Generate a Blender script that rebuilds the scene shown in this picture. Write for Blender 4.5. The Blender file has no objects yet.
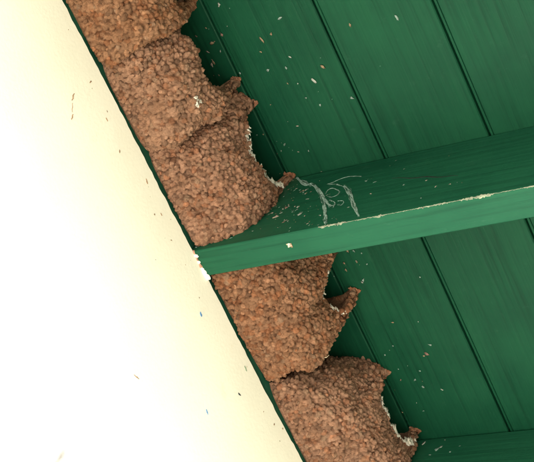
import bpy, bmesh, math, random
import numpy as np
from mathutils import Vector, Matrix
from mathutils.kdtree import KDTree

sc = bpy.context.scene
col = sc.collection
H = 3.0                      # height of the boarded soffit above the ground
RD, RW, RS = 0.151, 0.036, 0.4064   # rafter depth, width, spacing
SEAM, BW = 0.0638, 0.1410    # first board seam from the wall, board width
OVER = 0.64                  # overhang

# ------------------------------------------------------------------ camera
cam = bpy.data.cameras.new('camera')
cam.sensor_fit = 'HORIZONTAL'; cam.sensor_width = 36.0
FPX = 1558.74                # focal length in pixels of a 534 px wide picture
cam.lens = 36.0 * FPX / 534.0
cam.clip_start = 0.05; cam.clip_end = 2000
co = bpy.data.objects.new('camera', cam); col.objects.link(co)
CR = Matrix(((0.8013070851741819, 0.15712560546324358, 0.5772508114827258),
             (0.4169200240375775, -0.8386610901825032, -0.350464362482694),
             (0.42905086971845446, 0.5214969989575247, -0.7375338848297979)))
CP = Vector((1.144877165468118, -0.6315413299614412, H - 1.4638306711733824))
co.matrix_world = Matrix.Translation(CP) @ CR.to_4x4()
sc.camera = co

# ------------------------------------------------------------------ world, sun, exposure
SUN_EL, SUN_AZ = math.radians(50), math.radians(-28)      # azimuth measured from +X
w = bpy.data.worlds.new('World'); sc.world = w; w.use_nodes = True
nt = w.node_tree; bg = nt.nodes['Background']
sky = nt.nodes.new('ShaderNodeTexSky'); sky.sky_type = 'NISHITA'; sky.sun_disc = False
sky.sun_elevation = SUN_EL; sky.sun_rotation = math.pi / 2 - SUN_AZ
nt.links.new(sky.outputs[0], bg.inputs[0]); bg.inputs[1].default_value = 0.10
sd = Vector((math.cos(SUN_EL) * math.cos(SUN_AZ), math.cos(SUN_EL) * math.sin(SUN_AZ), math.sin(SUN_EL)))
sl = bpy.data.lights.new('sun', 'SUN'); sl.energy = 4.5; sl.angle = math.radians(0.5); sl.color = (1, .95, .87)
so = bpy.data.objects.new('sun', sl); col.objects.link(so)
so.rotation_euler = sd.to_track_quat('Z', 'Y').to_euler(); so.location = (4, -2, 9)
vs = sc.view_settings; vs.view_transform = 'Standard'; vs.look = 'None'; vs.gamma = 1; vs.exposure = 3.0
try: vs.use_curve_mapping = False
except Exception: pass
sc.cycles.max_bounces = 8; sc.cycles.diffuse_bounces = 5

# ------------------------------------------------------------------ helpers
def ray(px):
    d = CR @ Vector(((px[0] - 267) / FPX, -(px[1] - 231) / FPX, -1.0))
    return d
def hit(px, ax, val):
    d = ray(px); t = (val - CP[ax]) / d[ax]
    return CP + d * t
def on_wall(px): return hit(px, 0, 0.004)
def on_soffit(px): return hit(px, 2, H)
def on_rafter(px, y=0.0): return hit(px, 1, y)

def tag(o, label=None, cat=None, group=None, kind=None):
    if label: o['label'] = label
    if cat: o['category'] = cat
    if group: o['group'] = group
    if kind: o['kind'] = kind
    return o
def empty(name, loc):
    o = bpy.data.objects.new(name, None); col.objects.link(o); o.location = loc
    o.empty_display_size = .05
    return o
def link(name, me, mat, parent=None, smooth=False):
    if mat and not me.materials: me.materials.append(mat)
    if smooth: me.polygons.foreach_set('use_smooth', [True] * len(me.polygons))
    o = bpy.data.objects.new(name, me); col.objects.link(o)
    if parent:
        o.parent = parent; o.matrix_parent_inverse = Matrix.Translation(-world_loc(parent))
    return o
def world_loc(o):
    return o.location.copy() if not o.parent else world_loc(o.parent) + o.matrix_parent_inverse.translation + o.location
def mesh_np(name, V, F):
    """numpy verts (n,3), tri or quad faces (m,k)"""
    me = bpy.data.meshes.new(name); V = np.asarray(V, np.float32); F = np.asarray(F, np.int32)
    k = F.shape[1]
    me.vertices.add(len(V)); me.vertices.foreach_set('co', V.ravel())
    me.loops.add(F.size); me.loops.foreach_set('vertex_index', F.ravel())
    me.polygons.add(len(F)); me.polygons.foreach_set('loop_start', np.arange(0, F.size, k, dtype=np.int32))
    me.update(calc_edges=True); me.validate()
    me.polygons.foreach_set('use_smooth', np.zeros(len(me.polygons), bool))
    return me
def bm_mesh(name, bm):
    me = bpy.data.meshes.new(name); bm.normal_update(); bm.to_mesh(me); bm.free(); return me
def box_bm(x0, x1, y0, y1, z0, z1, bev=0.0, seg=2, cuts=0):
    bm = bmesh.new(); bmesh.ops.create_cube(bm, size=1)
    for v in bm.verts:
        v.co = Vector((x0 + (v.co.x + .5) * (x1 - x0), y0 + (v.co.y + .5) * (y1 - y0), z0 + (v.co.z + .5) * (z1 - z0)))
    if bev: bmesh.ops.bevel(bm, geom=list(bm.edges), offset=bev, segments=seg, affect='EDGES', profile=.6)
    return bm
def tube(pts, r, sides=6, taper=None):
    pts = [Vector(p) for p in pts]
    dense = []
    n = len(pts)
    for i in range(n - 1):                                   # catmull-rom
        p0, p1, p2, p3 = pts[max(i - 1, 0)], pts[i], pts[i + 1], pts[min(i + 2, n - 1)]
        for k in range(6):
            t = k / 6
            dense.append(.5 * ((2 * p1) + (p2 - p0) * t + (2 * p0 - 5 * p1 + 4 * p2 - p3) * t * t + (3 * p1 - p0 - 3 * p2 + p3) * t ** 3))
    dense.append(pts[-1])
    V, F = [], []
    m = len(dense)
    for i, p in enumerate(dense):
        d = (dense[min(i + 1, m - 1)] - dense[max(i - 1, 0)]).normalized()
        a = d.orthogonal().normalized(); b = d.cross(a)
        rr = (r(i / (m - 1)) if callable(r) else r)
        for k in range(sides):
            an = 2 * math.pi * k / sides
            V.append(tuple(p + (a * math.cos(an) + b * math.sin(an)) * rr))
    for i in range(m - 1):
        for k in range(sides):
            F.append((i * sides + k, i * sides + (k + 1) % sides, (i + 1) * sides + (k + 1) % sides, (i + 1) * sides + k))
    return V, F
def ico(sub):
    bm = bmesh.new(); bmesh.ops.create_icosphere(bm, subdivisions=sub, radius=1)
    V = np.array([v.co[:] for v in bm.verts]); F = np.array([[v.index for v in f.verts] for f in bm.faces]); bm.free()
    return V, F
def sine_noise(rng, wl, n=9):
    K = rng.normal(size=(n, 3)); K /= np.linalg.norm(K, axis=1)[:, None]
    K *= 2 * np.pi / (wl * rng.uniform(.7, 1.5, (n, 1))); ph = rng.uniform(0, 6.28, n)
    return lambda P: np.sin(P @ K.T + ph).sum(1) / math.sqrt(n)

# ------------------------------------------------------------------ materials
def material(name, rough=.7):
    m = bpy.data.materials.new(name); m.use_nodes = True
    b = m.node_tree.nodes['Principled BSDF']; b.inputs['Roughness'].default_value = rough
    return m, m.node_tree, b
def nd(t, kind, **k):
    n = t.nodes.new(kind)
    for a, v in k.items(): setattr(n, a, v)
    return n
def ramp(t, src, stops):
    r = nd(t, 'ShaderNodeValToRGB'); e = r.color_ramp.elements
    while len(e) < len(stops): e.new(.5)
    for x, (p, c) in zip(e, stops): x.position = p; x.color = (*c, 1) if len(c) == 3 else c
    t.links.new(src, r.inputs[0]); return r
def noise(t, vec, scale, detail=4, rough=.55):
    n = nd(t, 'ShaderNodeTexNoise'); n.inputs['Scale'].default_value = scale
    n.inputs['Detail'].default_value = detail; n.inputs['Roughness'].default_value = rough
    t.links.new(vec, n.inputs['Vector']); return n
def mapping(t, src, scale):
    m = nd(t, 'ShaderNodeMapping'); m.inputs['Scale'].default_value = scale
    t.links.new(src, m.inputs['Vector']); return m.outputs[0]
def bump(t, b, h, strength, dist, prev=None):
    n = nd(t, 'ShaderNodeBump'); n.inputs['Strength'].default_value = strength; n.inputs['Distance'].default_value = dist
    t.links.new(h, n.inputs['Height'])
    if prev: t.links.new(prev.outputs[0], n.inputs['Normal'])
    t.links.new(n.outputs[0], b.inputs['Normal']); return n
def mixc(t, fac, a, b_, mode='MIX'):
    n = nd(t, 'ShaderNodeMix', data_type='RGBA', blend_type=mode)
    for i, v in ((0, fac), (6, a), (7, b_)):
        if isinstance(v, (int, float)): n.inputs[i].default_value = v
        elif isinstance(v, tuple): n.inputs[i].default_value = (*v, 1)
        else: t.links.new(v, n.inputs[i])
    return n.outputs[2]

def green_paint(name, along, c0, c1, rough, dust):
    """weathered green gloss on sawn wood; the grain runs along the given axis"""
    m, t, b = material(name, rough)
    b.inputs['Specular IOR Level'].default_value = .1
    g = nd(t, 'ShaderNodeNewGeometry').outputs['Position']
    oi = nd(t, 'ShaderNodeObjectInfo').outputs['Random']
    off = nd(t, 'ShaderNodeVectorMath', operation='ADD')
    t.links.new(g, off.inputs[0])
    sc3 = nd(t, 'ShaderNodeVectorMath', operation='SCALE'); sc3.inputs[0].default_value = (3, 7, 5)
    t.links.new(oi, sc3.inputs['Scale']); t.links.new(sc3.outputs[0], off.inputs[1])
    P = off.outputs[0]
    sg = {'y': (170, 5, 170), 'x': (5, 170, 170)}[along]
    sx = {'y': (9, 150, 9), 'x': (150, 9, 9)}[along]
    grain = noise(t, mapping(t, P, sg), 1, 5, .6)
    brush = noise(t, mapping(t, P, sx), 1, 3, .6)
    big = noise(t, P, 7, 4, .6)
    fine = noise(t, P, 900, 2, .5)
    base = ramp(t, big.outputs[0], [(.3, c0), (.7, c1)]).outputs[0]
    gr = ramp(t, grain.outputs[0], [(.30, (.62, .66, .66)), (.48, (1, 1, 1)), (.75, (1.12, 1.1, 1.05))]).outputs[0]
    base = mixc(t, .8, base, gr, 'MULTIPLY')
    # thin film of dust and spatter caught on the paint
    dn = noise(t, P, 55, 6, .75)
    dm = ramp(t, dn.outputs[0], [(.60, (0, 0, 0)), (.78, (dust, dust, dust))]).outputs[0]
    base = mixc(t, dm, base, (.10, .19, .14))
    t.links.new(base, b.inputs['Base Color'])
    rr = ramp(t, big.outputs[0], [(.3, (rough - .07,) * 3), (.7, (rough + .1,) * 3)]).outputs[0]
    t.links.new(rr, b.inputs['Roughness'])
    b1 = bump(t, b, grain.outputs[0], .55, .0012)
    b2 = bump(t, b, brush.outputs[0], .25, .0006, b1)
    bump(t, b, fine.outputs[0], .12, .0004, b2)
    return m
M = {}
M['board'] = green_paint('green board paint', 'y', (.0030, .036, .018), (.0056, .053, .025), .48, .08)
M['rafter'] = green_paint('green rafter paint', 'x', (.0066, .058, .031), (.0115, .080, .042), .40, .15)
M['frieze'] = green_paint('green frieze paint', 'y', (.008, .055, .034), (.012, .062, .036), .5, .3)

m, t, b = material('cream wall paint', .75); M['wall'] = m
g = nd(t, 'ShaderNodeNewGeometry').outputs['Position']
n1 = noise(t, g, 6, 5, .6); n2 = noise(t, g, 260, 4, .6); n3 = noise(t, g, 30, 5, .7)
c = ramp(t, n1.outputs[0], [(.3, (.71, .685, .58)), (.7, (.75, .725, .625))]).outputs[0]
c = mixc(t, ramp(t, n3.outputs[0], [(.62, (0, 0, 0)), (.8, (.35, .35, .35))]).outputs[0], c, (.66, .56, .36))
sm = nd(t, 'ShaderNodeVectorMath', operation='SUBTRACT'); t.links.new(g, sm.inputs[0]); sm.inputs[1].default_value = tuple(on_wall((60, 458)))
mp = nd(t, 'ShaderNodeMapping'); mp.inputs['Rotation'].default_value = (math.radians(-35), 0, 0); mp.inputs['Scale'].default_value = (1, 95, 34)
t.links.new(sm.outputs[0], mp.inputs['Vector'])
ln = nd(t, 'ShaderNodeVectorMath', operation='LENGTH'); t.links.new(mp.outputs[0], ln.inputs[0])
ad = nd(t, 'ShaderNodeMath', operation='ADD'); t.links.new(ln.outputs['Value'], ad.inputs[0]); t.links.new(n3.outputs[0], ad.inputs[1])
c = mixc(t, ramp(t, ad.outputs[0], [(.45, (.8, .8, .8)), (1.0, (0, 0, 0))]).outputs[0], c, (.22, .14, .11))     # soft brown patch mixed into the wall colour
t.links.new(c, b.inputs['Base Color'])
b1 = bump(t, b, n2.outputs[0], .18, .0015); bump(t, b, n1.outputs[0], .2, .01, b1)

m, t, b = material('dried mud', .92); M['mud'] = m
at = nd(t, 'ShaderNodeAttribute', attribute_name='tint')
g = nd(t, 'ShaderNodeNewGeometry').outputs['Position']
n1 = noise(t, g, 420, 5, .7); n2 = noise(t, g, 1500, 3, .6); n3 = noise(t, g, 45, 3, .6)
c = mixc(t, 1.0, at.outputs['Color'], ramp(t, n1.outputs[0], [(.25, (.58, .53, .5)), (.5, (1, 1, 1)), (.75, (1.38, 1.36, 1.32))]).outputs[0], 'MULTIPLY')
c = mixc(t, 1.0, c, ramp(t, n3.outputs[0], [(.3, (.80, .75, .70)), (.5, (1, 1, 1)), (.72, (1.14, 1.18, 1.22))]).outputs[0], 'MULTIPLY')
t.links.new(c, b.inputs['Base Color']); b.inputs['Specular IOR Level'].default_value = .25
b1 = bump(t, b, n1.outputs[0], .9, .0020); bump(t, b, n2.outputs[0], .7, .0008, b1)

def plain(name, colr, rough, var=.25, scale=300):
    m, t, b = material(name, rough)
    g = nd(t, 'ShaderNodeNewGeometry').outputs['Position']
    n = noise(t, g, scale, 4, .6)
    t.links.new(ramp(t, n.outputs[0], [(.3, tuple(x * (1 - var) for x in colr)), (.7, tuple(min(1, x * (1 + var)) for x in colr))]).outputs[0], b.inputs['Base Color'])
    bump(t, b, n.outputs[0], .4, .0006)
    M[name] = m; return m
plain('white_crust', (.60, .555, .47), .8)
plain('bare_edge', (.17, .185, .13), .6, .6, 160)
plain('web', (.20, .29, .25), .8, .6, 350)
plain('straw', (.62, .52, .36), .7)
plain('caulk', (.78, .74, .66), .6, .15)
plain('pink_primer', (.45, .24, .17), .7)
plain('dark_crack', (.0012, .0035, .0025), .95)
plain('brown_mark', (.33, .20, .11), .8, .4)
plain('blue_mark', (.10, .24, .45), .6, .3)
plain('black_mark', (.04, .045, .05), .8)
plain('grey_mark', (.22, .28, .20), .8)
plain('shingle', (.07, .065, .06), .9, .3, 40)
m, t, b = material('fleck', .8); M['fleck'] = m
t.links.new(nd(t, 'ShaderNodeAttribute', attribute_name='tint').outputs['Color'], b.inputs['Base Color'])

m, t, b = material('pale bounce slab', .9); M['ground'] = m  # surface of the added slab that bounces sunlight up under the eave
g = nd(t, 'ShaderNodeNewGeometry').outputs['Position']
n1 = noise(t, g, .8, 6, .6); n2 = noise(t, g, 60, 4, .6)
c = ramp(t, n1.outputs[0], [(.3, (.39, .365, .31)), (.7, (.48, .45, .385))]).outputs[0]
t.links.new(c, b.inputs['Base Color']); bump(t, b, n2.outputs[0], .4, .01)

m, t, b = material('dry grass', .95); M['lawn'] = m
g = nd(t, 'ShaderNodeNewGeometry').outputs['Position']
n1 = noise(t, g, 1.5, 6, .65)
t.links.new(ramp(t, n1.outputs[0], [(.3, (.085, .080, .050)), (.7, (.13, .125, .075))]).outputs[0], b.inputs['Base Color'])

# ------------------------------------------------------------------ ground
bm = bmesh.new(); bmesh.ops.create_grid(bm, x_segments=2, y_segments=2, size=400)
tag(link('ground', bm_mesh('ground', bm), M['lawn']), kind='structure')
PX0, PX1, PY0, PY1 = .02, 2.9, -3.6, 1.6
tag(link('bounce_slab', bm_mesh('bounce_slab', box_bm(PX0, PX1, PY0, PY1, -.05, .03, .006, 2)), M['ground']), kind='structure')  # unseen pale slab, added to throw soft directional light up at the nests

# ------------------------------------------------------------------ the house and its eave
Y0, Y1 = -2.9, 3.3
house = empty('house', (-.1, 0, 0))
tag(house, 'cream walled house with a dark green boarded eave on rafters', 'house')
rng = random.Random(5)
# wall, with a slightly ragged paint edge along its top
V, F = [], []
N = 900
for i in range(N + 1):
    y = Y0 + (Y1 - Y0) * i / N
    wob = .0006 * math.sin(y * 23) + .0003 * math.sin(y * 173 + 1) + rng.uniform(-.0006, .0006)
    V += [(.004, y, 0), (.004, y, H - RD - .05), (.004, y, H - RD + wob), (-.0005, y, H - RD + wob + .0005), (-.2, y, H - RD + .001), (-.2, y, 0)]
for i in range(N):
    for k in range(5):
        a = i * 6 + k; F.append((a, a + 6, a + 7, a + 1))
link('wall', mesh_np('wall', V, F), M['wall'], house)

# rafters
raf_y = [RS * k for k in range(-6, 9)]
rafters = []
bm = box_bm(-.19, OVER - .02, 0, RW, -RD, -.0005, .0028, 3)
rme = bm_mesh('rafter', bm)
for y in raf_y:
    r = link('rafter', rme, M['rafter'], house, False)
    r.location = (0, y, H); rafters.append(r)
rA = rafters[6]; rB = rafters[7]
for p in rme.polygons: p.use_smooth = False
# frieze boards between the rafters
fme = bm_mesh('frieze_board', box_bm(-.02, 0, RW + .0005, RS - .0005, -RD - .004, -.0006, .0008, 1))
for y in raf_y[:-1]:
    f = link('frieze_board', fme, M['frieze'], house); f.location = (0, y, H)
# soffit: a roof deck of boards, each its own piece
soffit = empty('soffit', (0, 0, H)); soffit.parent = house; soffit.matrix_parent_inverse = Matrix.Translation(Vector((.1, 0, 0)))
x = SEAM - BW; k = 0
while x < OVER:
    x0, x1 = x + .0014, min(x + BW - .0014, OVER)
    # cross-section with a chamfered face edge and a bead beside the groove, extruded along the wall
    ch = .0012
    sec = [(x0, .019), (x0, ch), (x0 + ch, 0), (x0 + .0036, 0), (x0 + .0041, .0016), (x0 + .0050, .0016), (x0 + .0055, 0), (x1 - ch, 0), (x1, ch), (x1, .019)]
    V, F = [], []
    ny = 160
    for i in range(ny + 1):
        y = Y0 + (Y1 - Y0) * i / ny
        dz = .0005 * math.sin(y * 3.1 + k * 2) + .0003 * math.sin(y * 9 + k)
        cup = [.0006 * ((2 * (sx - x0) / (x1 - x0) - 1) ** 2) for sx, sz in sec]
        V += [(sx, y, H + sz + abs(dz) + cu) for (sx, sz), cu in zip(sec, cup)]
    n = len(sec)
    for i in range(ny):
        for q in range(n):
            a, b2 = i * n + q, i * n + (q + 1) % n
            F.append((a, b2, b2 + n, a + n))
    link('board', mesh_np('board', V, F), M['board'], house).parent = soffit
    x += BW; k += 1
for o in soffit.children: o.matrix_parent_inverse = Matrix.Translation(Vector((0, 0, -H)))
# roof covering above, and the fascia at the eave's outer edge
link('roof', bm_mesh('roof', box_bm(-3, OVER + .04, Y0 - .05, Y1 + .05, H + .0215, H + .06, .004, 1)), M['shingle'], house)
link('fascia', bm_mesh('fascia', box_bm(OVER + .0005, OVER + .022, Y0, Y1, H - RD * .9, H + .021, .002, 1)), M['rafter'], house)

# ---- wear on the near rafter
def ribbon(pts, wfun, nrm, lift, seed, mat, name, parent, jag=.35):
    """thin irregular flake strip along pts, lying on a face with normal nrm"""
    r = random.Random(seed); nrm = Vector(nrm)
    V, F = [], []
    P = [Vector(p) for p in pts]
    for i, p in enumerate(P):
        d = (P[min(i + 1, len(P) - 1)] - P[max(i - 1, 0)]).normalized(); s = d.cross(nrm).normalized()
        ww = wfun(i / (len(P) - 1))
        a = ww * (1 + r.uniform(-jag, jag)); b_ = ww * (1 + r.uniform(-jag, jag))
        V += [tuple(p + s * a - nrm * .0004), tuple(p + s * a * .6 + nrm * lift), tuple(p - s * b_ * .6 + nrm * lift), tuple(p - s * b_ - nrm * .0004)]
    for i in range(len(P) - 1):
        for q in range(3):
            a = i * 4 + q; F.append((a, a + 1, a + 5, a + 4))
    return link(name, mesh_np(name, V, F), mat, parent)
nn = Vector((0, -1, -1)).normalized()
r2 = random.Random(3)
xa, xb = on_rafter((322, 222)).x, on_rafter((534, 190)).x
def edge_pts(a, b_, n):
    return [(a + (b_ - a) * i / n, .0008 + r2.uniform(-.0003, .0003), H - RD + .0008 + r2.uniform(-.0003, .0003)) for i in range(n + 1)]
def ew(f): return .0003 + .0009 * max(0, .35 + math.sin(f * 14 + .6) * .5 + math.sin(f * 37) * .5 + .3 * math.sin(f * 91))
tag(ribbon(edge_pts(xa, xb + .1, 260), ew, nn, .0005, 8, M['bare_edge'], 'chipped_edge', rA, .6), 'pale chipped paint along the lower edge')
p0, p1 = on_rafter((392, 178.5)), on_rafter((458, 176))
ribbon([p0.lerp(p1, i / 30) + Vector((0, 0, .0012 * math.sin(i * .5))) for i in range(31)], lambda f: .0009 * math.sin(math.pi * f) + .0001, (0, -1, 0), .0003, 4, M['dark_crack'], 'crack', rA, .5)
# chipped white filler where the rafter meets the wall
bm = bmesh.new()
for (px, sz) in (((204, 274), .0042), ((207, 276.5), .0034), ((201, 269), .0030), ((198, 262), .0024), ((196, 256), .0022), ((205, 279), .003)):
    c0 = hit(px, 2, H - RD - .001); c0.x = max(c0.x, .003)
    mt = Matrix.Translation(c0) @ Matrix.Rotation(rng.uniform(0, 3), 4, 'Z') @ Matrix.Diagonal((sz, sz * 1.5, sz * .55, 1))
    res = bmesh.ops.create_icosphere(bm, subdivisions=2, radius=1, matrix=mt)
    for v in res['verts']: v.co += Vector((rng.uniform(-1, 1), rng.uniform(-1, 1), rng.uniform(-1, 1))) * sz * .16
link('filler', bm_mesh('filler', bm), M['caulk'], house)
bm = bmesh.new()
for (px, sz) in (((199.5, 267), .0030), ((197, 260), .0026), ((194, 253), .002)):
    c0 = hit(px, 2, H - RD - .001); c0.x = .0045
    res = bmesh.ops.create_icosphere(bm, subdivisions=2, radius=1, matrix=Matrix.Translation(c0 + Vector((0, 0, .0015))) @ Matrix.Diagonal((sz * .5, sz * 1.6, sz, 1)))
    for v in res['verts']: v.co += Vector((rng.uniform(-1, 1), rng.uniform(-1, 1), rng.uniform(-1, 1))) * sz * .2
link('primer_patch', bm_mesh('primer_patch', bm), M['pink_primer'], house)

# ---- small marks on the wall
def wall_mark(px_a, px_b, wd, mat, seed):
    a, b_ = on_wall(px_a), on_wall(px_b)
    return ribbon([a.lerp(b_, i / 8) + Vector((0, math.sin(i * 1.3 + seed) * .0005, 0)) for i in range(9)],
                  lambda f: wd * (.35 + .65 * math.sin(math.pi * f)), (1, 0, 0), .0005, seed, M[mat], 'paint_mark', house, .4)
for i, (a, b_, wd, mt) in enumerate([((74, 93), (72, 101), .0010, 'brown_mark'), ((73, 114), (71.5, 120), .0011, 'brown_mark'),
        ((72.5, 103), (72, 112), .0004, 'brown_mark'), ((106, 118), (107.5, 121), .0010, 'brown_mark'),
        ((146, 179), (147.5, 184), .0011, 'brown_mark'), ((160.5, 213), (162, 216), .0008, 'brown_mark'),
        ((200, 311.5), (201.8, 317), .0017, 'blue_mark'), ((206, 409), (208, 414.5), .0012, 'blue_mark'),
        ((238, 393), (240.5, 395.5), .0016, 'black_mark'), ((244.6, 366), (246.5, 371), .0016, 'grey_mark'), ((134, 375), (139, 379), .0008, 'brown_mark')]):
    wall_mark(a, b_, wd, mt, i + 20)

# ------------------------------------------------------------------ mud nests
ICO3, ICO2 = ico(3), ico(2)
def pellet_variants(V, seed, n=8, a1=.16, a2=.07):
    rg = np.random.default_rng(seed); out = []
    for i in range(n):
        f = sine_noise(rg, 1.5, 7); g2 = sine_noise(rg, .7, 7)
        out.append(V * (1 + a1 * f(V) + a2 * g2(V)).clip(.15)[:, None])
    return out
PV3, PV2 = pellet_variants(ICO3[0], 1), pellet_variants(ICO2[0], 2)
PVR = pellet_variants(ICO2[0], 3, 12, .42, .30)        # ragged flakes

def poisson(rg, P, Nn, d, blocked=None, bd=None):
    """greedy dart throwing over candidate points with a hash grid"""
    cell = {}; keep = []
    def key(p): return (int(math.floor(p[0] / d)), int(math.floor(p[1] / d)), int(math.floor(p[2] / d)))
    for i in range(len(P)):
        p = P[i]; k = key(p); ok = True
        for a in (-1, 0, 1):
            for b_ in (-1, 0, 1):
                for c_ in (-1, 0, 1):
                    for q in cell.get((k[0] + a, k[1] + b_, k[2] + c_), ()):
                        if (q[0] - p[0]) ** 2 + (q[1] - p[1]) ** 2 + (q[2] - p[2]) ** 2 < d * d: ok = False; break
                    if not ok: break
                if not ok: break
            if not ok: break
        if ok: cell.setdefault(k, []).append(p); keep.append(i)
    return np.array(keep, int)

def pellet_mesh(name, rg, P, Nn, rad, tints, small, flat=1.0, el=1.0, ragged=False):
    """rad: (n,) radii; one joined mesh with a tint per pellet"""
    bV, bF = (PV2, ICO2[1]) if small else (PV3, ICO3[1])
    if ragged: bV = PVR
    nv = len(bV[0]); n = len(P)
    T = rg.normal(size=(n, 3)); T -= Nn * (T * Nn).sum(1)[:, None]; T /= np.linalg.norm(T, axis=1)[:, None]
    B = np.cross(Nn, T)
    which = rg.integers(0, len(bV), n); base = np.stack(bV)[which]            # n,nv,3
    sx = rad * rg.uniform(.95, 1.4 * el, n); sy = rad * rg.uniform(.85, 1.1, n); sz = rad * rg.uniform(.62, .95, n) * flat
    V = P[:, None, :] + base[:, :, 0:1] * (T * sx[:, None])[:, None, :] + base[:, :, 1:2] * (B * sy[:, None])[:, None, :] + base[:, :, 2:3] * (Nn * sz[:, None])[:, None, :]
    F = (bF[None] + (np.arange(n) * nv)[:, None, None]).reshape(-1, 3)
    me = mesh_np(name, V.reshape(-1, 3), F)
    a = me.color_attributes.new('tint', 'FLOAT_COLOR', 'POINT')
    c = np.ones((n, nv, 4), np.float32); c[:, :, :3] = tints[:, None, :]
    a.data.foreach_set('color', c.ravel())
    me.polygons.foreach_set('use_smooth', np.ones(len(me.polygons), bool))
    return me

def tint_set(rg, n, base, warm, sd=.18):
    base = np.array(base)
    k = rg.normal(1, sd, (n, 1)).clip(.5, 1.6)
    c = base * k
    pale = rg.random(n) < .06; c[pale] = c[pale] * .5 + np.array([.26, .165, .105]) * .5
    red = rg.random(n) < warm; c[red] = c[red] * np.array([.95, .80, .70])
    return c.clip(.01, .8)

def nest(label, yb, yt, zb, L, Lh, op, h, seed, base, warm, crust=None, sp=.0045, ri=.004, oexp=.28, skew=0.0, tilt=.10, peak=.46, flare=0.0, lip=.0024, belly=0.0, npt=4.0, dabs=()):
    """mud pocket hung in the corner of frieze and soffit.
    yb / yt: lower and upper ends along the wall at its foot and at the soffit; zb: how far it hangs; L: greatest reach from
    the wall; Lh: reach at the soffit; op: the two ends of the mouth along the soffit; h: how far the lip hangs below it"""
    rg = np.random.default_rng(seed)
    root = empty('mud_nest', (0, (yt[0] + yt[1]) / 2, H))
    tag(root, label, 'bird nest', 'mud nests along the eave')
    NU, NV = 380, 300
    TH, TA = np.meshgrid(np.linspace(-np.pi / 2, np.pi / 2, NU), np.linspace(0, 1, NV), indexing='ij')
    # plan outline: squarish towards the next nest (+y), rounder towards the one before
    nn_ = np.where(TH > 0, 5.2 + (npt - 5.2) * TA, 2.8 + .1 * TA)
    cs, sn = np.abs(np.cos(TH)), np.abs(np.sin(TH)); rr = (cs ** nn_ + sn ** nn_) ** (1 / nn_)
    CX, S = cs / rr, np.sign(TH) * sn / rr
    CX[0] = CX[-1] = 0
    ytop = (yt[0] + yt[1]) / 2 + (yt[1] - yt[0]) / 2 * S[:, -1:]
    oc, ow = (op[0] + op[1]) / 2, (op[1] - op[0]) / 2
    q = (ytop - oc) / ow
    rag = sine_noise(rg, .016, 7); rag2 = sine_noise(rg, .006, 7)
    yq = np.concatenate([ytop, ytop * 0, ytop * 0], 1)
    bq = (1 - q ** 2).clip(0)
    opn = (h * bq ** oexp * (1 + skew * q) + (.0022 * rag(yq) + .0012 * rag2(yq))[:, None] * bq ** .2)
    # section: rounded belly at the foot, then up to the lip
    A = .40; m = 2.6
    al = (TA / A).clip(0, 1) * np.pi / 2; ca, sa = np.cos(al), np.sin(al); rr = (ca ** m + sa ** m) ** (1 / m)
    prof = sa / rr; low = zb * (-1 + peak * (1 - ca / rr))
    up = ((TA - A) / (1 - A)).clip(0, 1)
    Zr = np.where(TA <= A, low, -zb * (1 - peak) + up * (zb * (1 - peak) - opn + .002))
    Zr = np.where(Zr < -.5 * zb, Zr * (1 - .05 * np.abs(S) ** 6), Zr)
    tt = ((Zr + zb) / zb).clip(0, 1)
    w_ = up * up * (3 - 2 * up)
    reach = L * prof * (1 - w_) + (Lh - ri * bq ** .5 + flare * np.exp(-((np.abs(q) - .95) / .42) ** 2)) * w_
    ylo = yb[0] + (yt[0] - yb[0]) * tt; yhi = yb[1] + (yt[1] - yb[1]) * tt + belly * np.sin(np.pi * tt ** .9)
    X = reach * CX * (1 + tilt * S * (1 - w_)); Yy = (ylo + yhi) / 2 + (yhi - ylo) / 2 * S
    G = np.stack([X, Yy, Zr + H], -1)
    def normals(G):
        Nn = np.cross(np.gradient(G, axis=0), np.gradient(G, axis=1)); return Nn / np.linalg.norm(Nn, axis=-1, keepdims=True).clip(1e-12)
    Nn = normals(G); flip = Nn[NU // 2, NV // 2, 0] < 0
    if flip: Nn = -Nn
    f1, f2 = sine_noise(rg, .050), sine_noise(rg, .020)
    fade = ((X / .010).clip(0, 1) * ((-Zr + .001) / .010).clip(.1, 1))[..., None]
    G = G + Nn * (.0030 * f1(G.reshape(-1, 3)) + .0013 * f2(G.reshape(-1, 3))).reshape(NU, NV, 1) * fade
    Nn = normals(G); Nn = -Nn if flip else Nn
    G0 = G.copy()
    # squashed pellets pressed into one another: every pellet is a dome, the highest dome wins
    Aq = np.linalg.norm(np.cross(G[1:, :-1] - G[:-1, :-1], G[:-1, 1:] - G[:-1, :-1]), axis=-1); pr = (Aq / Aq.sum()).ravel()
    def cand(k_):
        k = rg.choice(len(pr), k_, p=pr); i, j = np.divmod(k, NV - 1); return G0[i, j], Nn[i, j]
    P, Pn = cand(16000); keep = poisson(rg, P, Pn, sp); P, Pn = P[keep], Pn[keep]; n = len(P)
    kd = KDTree(n)
    for i_, p in enumerate(P): kd.insert(p, i_)
    kd.balance()
    amp = sp * rg.uniform(.50, 1.15, n); amp[rg.random(n) < .06] *= 1.3
    rad = sp * rg.uniform(.54, .88, n); lift = sp * rg.uniform(-.22, .20, n)
    # each pellet slightly longer one way, lying at random
    T = rg.normal(size=(n, 3)); T -= Pn * (T * Pn).sum(1)[:, None]; T /= np.linalg.norm(T, axis=1)[:, None]; st = rg.uniform(.1, .55, n)
    tints = tint_set(rg, n, base, warm)
    flat = G.reshape(-1, 3); K = 5
    near = np.array([[f[1] for f in kd.find_n(v, K)] for v in flat.tolist()])
    D = flat[:, None, :] - P[near]
    along = (D * T[near]).sum(-1)
    d2 = (D ** 2).sum(-1) - (along ** 2) * st[near]
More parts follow.
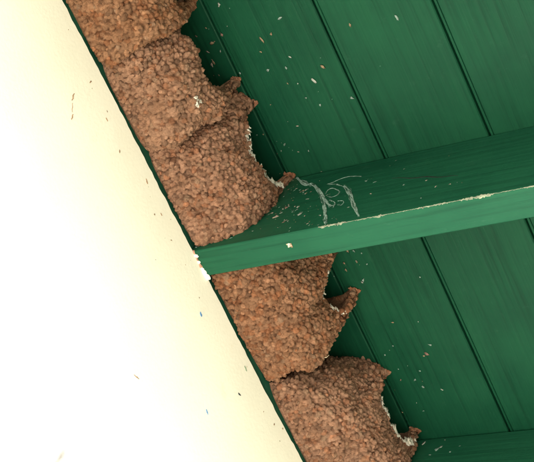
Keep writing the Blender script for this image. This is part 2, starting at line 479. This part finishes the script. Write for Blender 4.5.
    hgt = np.where(d2 < rad[near] ** 2, lift[near] + amp[near] * (1 - d2 / rad[near] ** 2).clip(0) ** .62, -1)
    win = hgt.argmax(1); hmax = hgt.max(1).clip(-sp * .32)
    who = near[np.arange(len(near)), win]
    g1, g2 = sine_noise(rg, .0032, 12), sine_noise(rg, .0014, 12)
    disp = hmax + .00050 * g1(flat) + .00028 * g2(flat)
    G = G + Nn * disp.reshape(NU, NV, 1) * (X / .004).clip(.1, 1)[..., None]
    G[..., 2] = np.minimum(G[..., 2], H + .001)
    # shell: outer surface, lip, and a plain inner face
    th = .0055
    tk = th * (X / .03).clip(0, 1); Gi = G0.copy(); Gi[..., 0] -= tk; Gi[..., 1] -= tk * S; Gi[..., 2] += tk * (1 - tt) * 1.2
    Gi += (.0006 * f2(Gi.reshape(-1, 3) * 3)).reshape(NU, NV, 1)
    Gi[..., 2] = np.minimum(Gi[..., 2], H + .001)
    idx = np.arange(NU * NV).reshape(NU, NV); no = NU * NV
    su = np.unique(np.r_[np.arange(0, NU, 5), NU - 1]); sv = np.unique(np.r_[np.arange(0, NV, 5), NV - 1]); Gc = Gi[np.ix_(su, sv)]
    ic = no + np.arange(len(su) * len(sv)).reshape(len(su), len(sv)); nr = no + ic.size
    irim = nr + np.arange(NU)
    def quads(ix): return np.stack([ix[:-1, :-1], ix[1:, :-1], ix[1:, 1:], ix[:-1, 1:]], -1).reshape(-1, 4)
    Q, Qi = quads(idx), quads(ic)[:, ::-1]
    if flip: Q, Qi = Q[:, ::-1], Qi[:, ::-1]
    rimq = np.stack([idx[:-1, -1], idx[1:, -1], irim[1:], irim[:-1]], -1)
    if flip: rimq = rimq[:, ::-1]
    me = mesh_np('shell', np.concatenate([G.reshape(-1, 3), Gc.reshape(-1, 3), Gi[:, -1]]), np.concatenate([Q, Qi, rimq]))
    a = me.color_attributes.new('tint', 'FLOAT_COLOR', 'POINT')
    cc = np.ones((len(me.vertices), 4), np.float32); cc[:, :3] = np.array(base); cc[:no, :3] = tints[who]
    a.data.foreach_set('color', cc.ravel())
    link('shell', me, M['mud'], root, True)
    # pellets that stand proud of the rest
    P, Pn = cand(5000); keep = poisson(rg, P, Pn, sp * 1.45); P, Pn = P[keep], Pn[keep]
    ok = P[:, 0] > .004; P, Pn = P[ok], Pn[ok]
    rad = sp * .50 * rg.uniform(.6, 1.25, len(P)); Nj = Pn + rg.normal(0, .3, P.shape); Nj /= np.linalg.norm(Nj, axis=1)[:, None]
    P = P + Pn * (sp * .38 * rg.uniform(.2, 1.2, len(P)))[:, None]; P[:, 2] = np.minimum(P[:, 2], H - .001)
    tag(link('pellets', pellet_mesh('pellets', rg, P, Nj, rad, tint_set(rg, len(P), base, warm), False), M['mud'], root), kind='stuff')
    # crumbly lip
    Rr = G0[:, -1]; Ri = Gi[:, -1]
    seg = np.linalg.norm(np.diff(Rr, axis=0), axis=1); cum = np.concatenate([[0], np.cumsum(seg)])
    sl_ = np.arange(0, cum[-1], .0021); mid = Rr * .7 + Ri * .3
    Rp = np.stack([np.interp(sl_, cum, mid[:, k]) for k in range(3)], -1) + rg.normal(0, .0010, (len(sl_), 3))
    Rp[:, 2] = np.minimum(Rp[:, 2], H - .001)
    Rn = rg.normal(0, .6, (len(sl_), 3)) + np.array([.5, 0, .5]); Rn /= np.linalg.norm(Rn, axis=1)[:, None]
    tag(link('rim', pellet_mesh('rim', rg, Rp, Rn, lip * rg.uniform(.5, 1.4, len(sl_)), tint_set(rg, len(sl_), np.array(base) * 1.05, warm + .25), True), M['mud'], root), kind='stuff')
    # mud daubed thinly on the soffit where the horns of the rim end
    D, Dn = [], []
    for yy in op:
        c0 = Rr[np.argmin(np.abs(ytop[:, 0] - yy))]
        lean = rg.uniform(-.4, .4)
        for _ in range(190):
            r_ = rg.random() ** .8; wd = (1 - r_) * .0075 + .0006
            D.append((c0[0] - .006 + r_ * .012, c0[1] + lean * r_ * .012 + rg.uniform(-1, 1) * wd, H - .0003 - .004 * max(0, 1 - r_ * 1.9) * rg.random())); Dn.append((rg.normal(0, .25), rg.normal(0, .25), -1))
    D = np.array(D); Dn = np.array(Dn); Dn /= np.linalg.norm(Dn, axis=1)[:, None]
    tag(link('mud_daub', pellet_mesh('mud_daub', rg, D, Dn, .0011 * rg.uniform(.35, 1.6, len(D)), tint_set(rg, len(D), np.array(base) * np.array([1.05, .92, .83]), .3), True, .7), M['mud'], root), kind='stuff')
    if crust:       # pale droppings dried along the lip of the mouth
        okm = np.where((q[:, 0] > crust[0]) & (q[:, 0] < crust[1]))[0]
        s2 = np.arange(cum[okm[0]], cum[okm[-1]], .0011)
        nz = sine_noise(rg, .02)(np.stack([s2, s2 * 0, s2 * 0], 1)); s2, nz = s2[nz > -.7], nz[nz > -.7]
        Cp = np.stack([np.interp(s2, cum, (Rr * .9 + Ri * .1)[:, k]) for k in range(3)], -1) + rg.normal(0, .0006, (len(s2), 3))
        Cp[:, 0] += .0026; Cp[:, 2] = np.minimum(Cp[:, 2] + .0008, H - .001)
        Cn = np.tile(np.array([.8, 0, .3]), (len(s2), 1)) + rg.normal(0, .25, (len(s2), 3)); Cn /= np.linalg.norm(Cn, axis=1)[:, None]
        tag(link('droppings_crust', pellet_mesh('droppings_crust', rg, Cp, Cn, (.0014 + .0008 * nz.clip(-.7, 1.2)) * rg.uniform(.6, 1.4, len(s2)), np.ones((len(s2), 3)), True, .6, 1.8, True), M['white_crust'], root), kind='stuff')
    if dabs:        # a pale dab of droppings on the outside
        C = (G.reshape(-1, 3) - np.array(CP)) @ np.array(CR)
        u = np.stack([267 + FPX * C[:, 0] / -C[:, 2], 231 - FPX * C[:, 1] / -C[:, 2]], 1)
        B, Bn = [], []
        for dp in dabs:
            for _ in range(7):
                k = np.argmin(((u - np.array(dp) - rg.normal(0, 1.3, 2)) ** 2).sum(1) + 1e4 * (Nn.reshape(-1, 3) @ np.array(ray(dp)) > 0))
                B.append(G.reshape(-1, 3)[k]); Bn.append(Nn.reshape(-1, 3)[k])
        B, Bn = np.array(B), np.array(Bn)
        tag(link('droppings', pellet_mesh('droppings', rg, B, Bn, .0015 * rg.uniform(.5, 1.4, len(B)), np.ones((len(B), 3)), True, .4, 1.5, True), M['white_crust'], root), kind='stuff')
    return root

N1 = nest('orange brown mud nest, third along from the webbed side of the rafter', (-.400, -.249), (-.390, -.236), .141, .080, .062, (-.370, -.249), .050, 11, (.240, .121, .064), .22, ri=.01)
N2 = nest('brown mud nest with a white dropping on it, squeezed between two nests', (-.249, -.129), (-.256, -.132), .141, .078, .066, (-.246, -.141), .057, 12, (.258, .140, .086), .14, ri=.022, npt=7, dabs=((198.5, 100), (200, 103), (197, 104)))
N3 = nest('mud nest with white flecked rim built against the webbed side of the rafter', (-.130, .004), (-.136, .005), .140, .078, .074, (-.108, -.003), .051, 13, (.258, .137, .085), .12, (-.85, .97), npt=9, belly=.004)
N4 = nest('reddish mud nest with a round dark hole, tucked behind the bare edged rafter', (.026, .200), (.026, .180), .139, .080, .077, (.104, .170), .051, 14, (.248, .125, .069), .22, (-.9, .9), ri=.006, oexp=.2, tilt=.0, flare=.011, lip=.0036, belly=.011, npt=8)
N5 = nest('mud nest with white lined lip and two pointed horns, beside the hole nest', (.203, .412), (.268, .400), .140, .080, .077, (.297, .392), .045, 15, (.258, .139, .087), .12, (-.6, 1), skew=.1, npt=9, belly=.006)

# a loose fibre sticking out below the nest with the hole
st = [hit(p, 1, .2) for p in ((318, 351), (322, 356), (326, 357.5), (329, 355))]
V, F = tube(st, lambda f: .0006 * (1 - .5 * f)); link('straw', mesh_np('straw', V, F), M['straw'], N4, True)

# ------------------------------------------------------------------ cobweb on the rafter's side
web = empty('cobweb', tuple(on_rafter((335, 205))))
tag(web, 'whitish looping cobweb strands stuck to the side of the green rafter', 'cobweb')
strands = [[(297, 178), (305, 184), (312, 185), (318, 190), (323, 198), (331, 207)],
           [(321, 193), (323, 200), (324.5, 210), (325, 219), (325.5, 224)],
           [(344, 186), (348, 190), (352, 197), (354.5, 205), (356, 212), (359, 216.5)],
           [(328, 184.5), (333, 183), (338, 180), (346, 177.5), (354, 176), (362, 176.5)],
           [(325.6, 194), (328, 190), (333, 188.5), (339, 191), (338, 195), (332, 197), (327, 196)],
           [(338, 201), (342, 200.5), (344, 203), (341, 206), (338, 205)],
           [(329, 185), (336, 184), (341, 186), (345, 187)], [(330, 200), (335, 203), (333, 208)], [(326, 200), (329, 205), (333, 206)],
           [(300, 181), (306, 182), (311, 187)]]
wr = random.Random(9)
for i, s in enumerate(strands):
    pts = [on_rafter((p[0] + wr.uniform(-.5, .5), p[1] + wr.uniform(-.5, .5))) + Vector((0, -.0006, 0)) for p in s]
    r0 = (.0016, .0019, .0017, .0007, .0008, .0007, .0007, .0007, .0009, .0008)[i]
    V, F = [], []
    for fb in range(12 if i < 3 else 6):                       # a few loose fibres and lint per strand
        pp = [p + Vector((wr.gauss(0, r0 * .75), 0, wr.gauss(0, r0 * .75))) for p in pts]
        phs = wr.uniform(0, 6)
        v, f = tube(pp, lambda t_, phs=phs: r0 * .5 * max(.05, .28 + .5 * math.sin(t_ * 13 + phs) + .45 * math.sin(t_ * 41 + 2 * phs)) * (.3 + .7 * math.sin(math.pi * min(1, .12 + t_ * .85))))
        k0 = len(V); V += v; F += [tuple(x + k0 for x in q_) for q_ in f]
    V = [(v[0], -.0003 + (v[1] + .0006) * .5, v[2]) for v in V]
    tag(link('strand', mesh_np('strand', V, F), M['web'], web, True), kind='stuff')

# ------------------------------------------------------------------ flecks of droppings, mud and fluff caught on the paint
def flecks(name, label, pts, nrm, sizes, tints, seed):
    rg = np.random.default_rng(seed)
    P = np.array([tuple(p) for p in pts]); n = len(P)
    Nn = np.tile(np.array(nrm, float), (n, 1)) + rg.normal(0, .12, (n, 3)); Nn /= np.linalg.norm(Nn, axis=1)[:, None]
    o = link(name, pellet_mesh(name, rg, P, Nn, np.array(sizes), np.array(tints), True, .3, 1.7, True), M['fleck'])
    return tag(o, label, 'debris', kind='stuff')
rg = np.random.default_rng(77)
PAL = [tuple(.48 * v_ for v_ in c_) for c_ in [(.55, .58, .50), (.34, .47, .40), (.42, .30, .17), (.34, .20, .15), (.20, .33, .25), (.60, .48, .40)]]
pts, sz, ti = [], [], []
def add_soffit(px, r, c): pts.append(on_soffit(px) + Vector((0, 0, -.0002))); sz.append(r); ti.append(c)
for px, r, c in [((219, 5), .0017, 0), ((280, 18), .0013, 1), ((262, 40), .0014, 2), ((271, 34), .0011, 2), ((261, 52), .0011, 2), ((268, 70), .0018, 1), ((286, 68), .0015, 1), ((323, 67), .0019, 2), ((314, 81), .0018, 0), ((290, 57), .0009, 0), ((306, 98), .001, 1), ((240, 73), .0011, 1), ((212, 43), .0018, 2), ((208, 52), .0010, 5), ((213, 62), .0017, 2), ((212, 65), .0014, 5), ((196, 36), .0009, 3), ((191, 50), .0013, 0), ((222, 35), .0014, 3), ((206, 28), .0008, 2), ((397, 18), .0016, 1), ((352, 98), .0011, 1), ((320, 105), .001, 1), ((427, 354), .0019, 3), ((424, 356), .001, 2), ((393, 346), .0009, 1), ((420, 277), .0009, 1), ((423, 387), .0014, 1), ((420, 371), .0012, 1), ((430, 345), .0009, 1), ((415, 380), .001, 1), ((385, 355), .0008, 1), ((347, 250), .0016, 2), ((344, 263), .0014, 2), ((346, 270), .0012, 2), ((354, 251), .0012, 1), ((363, 280), .0010, 1)]:
    add_soffit(px, r, PAL[c])
for _ in range(70):
    i = rg.integers(0, 5)
    cx, cy, sx, sy = ((212, 50, 12, 22), (285, 150, 14, 22), (300, 90, 40, 45), (400, 380, 26, 36), (352, 262, 10, 14))[i]
    px = (rg.normal(cx, sx), rg.normal(cy, sy)); P = on_soffit(px)
    if P.x < .03 or (-.003 < P.y < RW + .003) or P.y > .40: continue
    add_soffit(px, .0003 + .0007 * rg.random() ** 2, PAL[rg.integers(0, 6)])
flecks('soffit_flecks', 'specks of droppings and mud scattered on the green soffit boards by the nests', pts, (0, 0, -1), sz, ti, 5)
pts, sz, ti = [], [], []
for px, r, c in [((276, 217), .0022, 5), ((281, 213), .0015, 0), ((300, 214), .0016, 0), ((298, 207), .0014, 0), ((306, 190), .0015, 0), ((308, 199), .0012, 0), ((286, 208), .0015, 3), ((272, 213), .0017, 5), ((284, 222), .0013, 3), ((243, 222), .0011, 1), ((229, 237), .0012, 1), ((231, 238), .001, 1), ((214, 238), .0014, 3), ((262, 205), .0012, 5), ((300, 190), .0012, 4), ((366, 181), .0012, 1), ((375, 182), .001, 1), ((321, 171), .0012, 5), ((290, 228), .0010, 1), ((193, 241), .0016, 1), ((196, 247), .0012, 1)]:
    pts.append(on_rafter(px) + Vector((0, -.0002, 0))); sz.append(r); ti.append(PAL[c])
for _ in range(170):
    px = (rg.normal(292, 22), rg.normal(203, 14)) if rg.random() < .75 else (rg.uniform(215, 470), rg.uniform(150, 240))
    P = on_rafter(px)
    if P.z > H - .004 or P.z < H - RD + .004: continue
    pts.append(P + Vector((0, -.0001, 0))); sz.append(.0003 + .0008 * rg.random() ** 2); ti.append(PAL[rg.integers(0, 6)])
flecks('rafter_flecks', 'specks of droppings and fluff stuck to the side of the rafter', pts, (0, -1, 0), sz, ti, 6)
pts = [hit((289.5, 245.3), 2, H - RD - .0002), hit((288, 245), 2, H - RD - .0002), hit((291, 245.6), 2, H - RD - .0002)]
tag(flecks('dropping', 'single pale dropping on the underside of the rafter', pts, (0, 0, -1), [.0024, .0017, .0019], [(.62, .60, .48), (.5, .45, .3), (.3, .2, .12)], 7), kind='')
del bpy.data.objects['dropping']['kind']
pts, sz, ti = [], [], []
for px, r, c in [((423, 444), .0020, 0), ((437, 449), .0022, 1), ((441, 447), .0017, 0), ((430, 455), .0012, 1), ((450, 452), .001, 1), ((445, 440), .0009, 0), ((460, 446), .0008, 1)]:
    pts.append(on_rafter(px, RS) + Vector((0, -.0002, 0))); sz.append(r); ti.append(PAL[c])
flecks('far_rafter_flecks', 'few pale specks on the side of the rafter past the white lipped nest', pts, (0, -1, 0), sz, ti, 8)

# crumbs of mud spattered on the top of the wall below the nests
pts, sz, ti = [], [], []
for _ in range(22):
    yy = rg.uniform(-.40, .40); zz = H - RD - .003 - abs(rg.normal(0, .022))
    pts.append(Vector((.0042, yy, zz))); sz.append(.0003 + .0007 * rg.random() ** 3); ti.append(((.26, .16, .09), (.34, .24, .15), (.22, .18, .11))[rg.integers(0, 3)])
flecks('wall_flecks', 'tiny brown mud spatters on the cream wall just below the nests', pts, (1, 0, 0), sz, ti, 9)
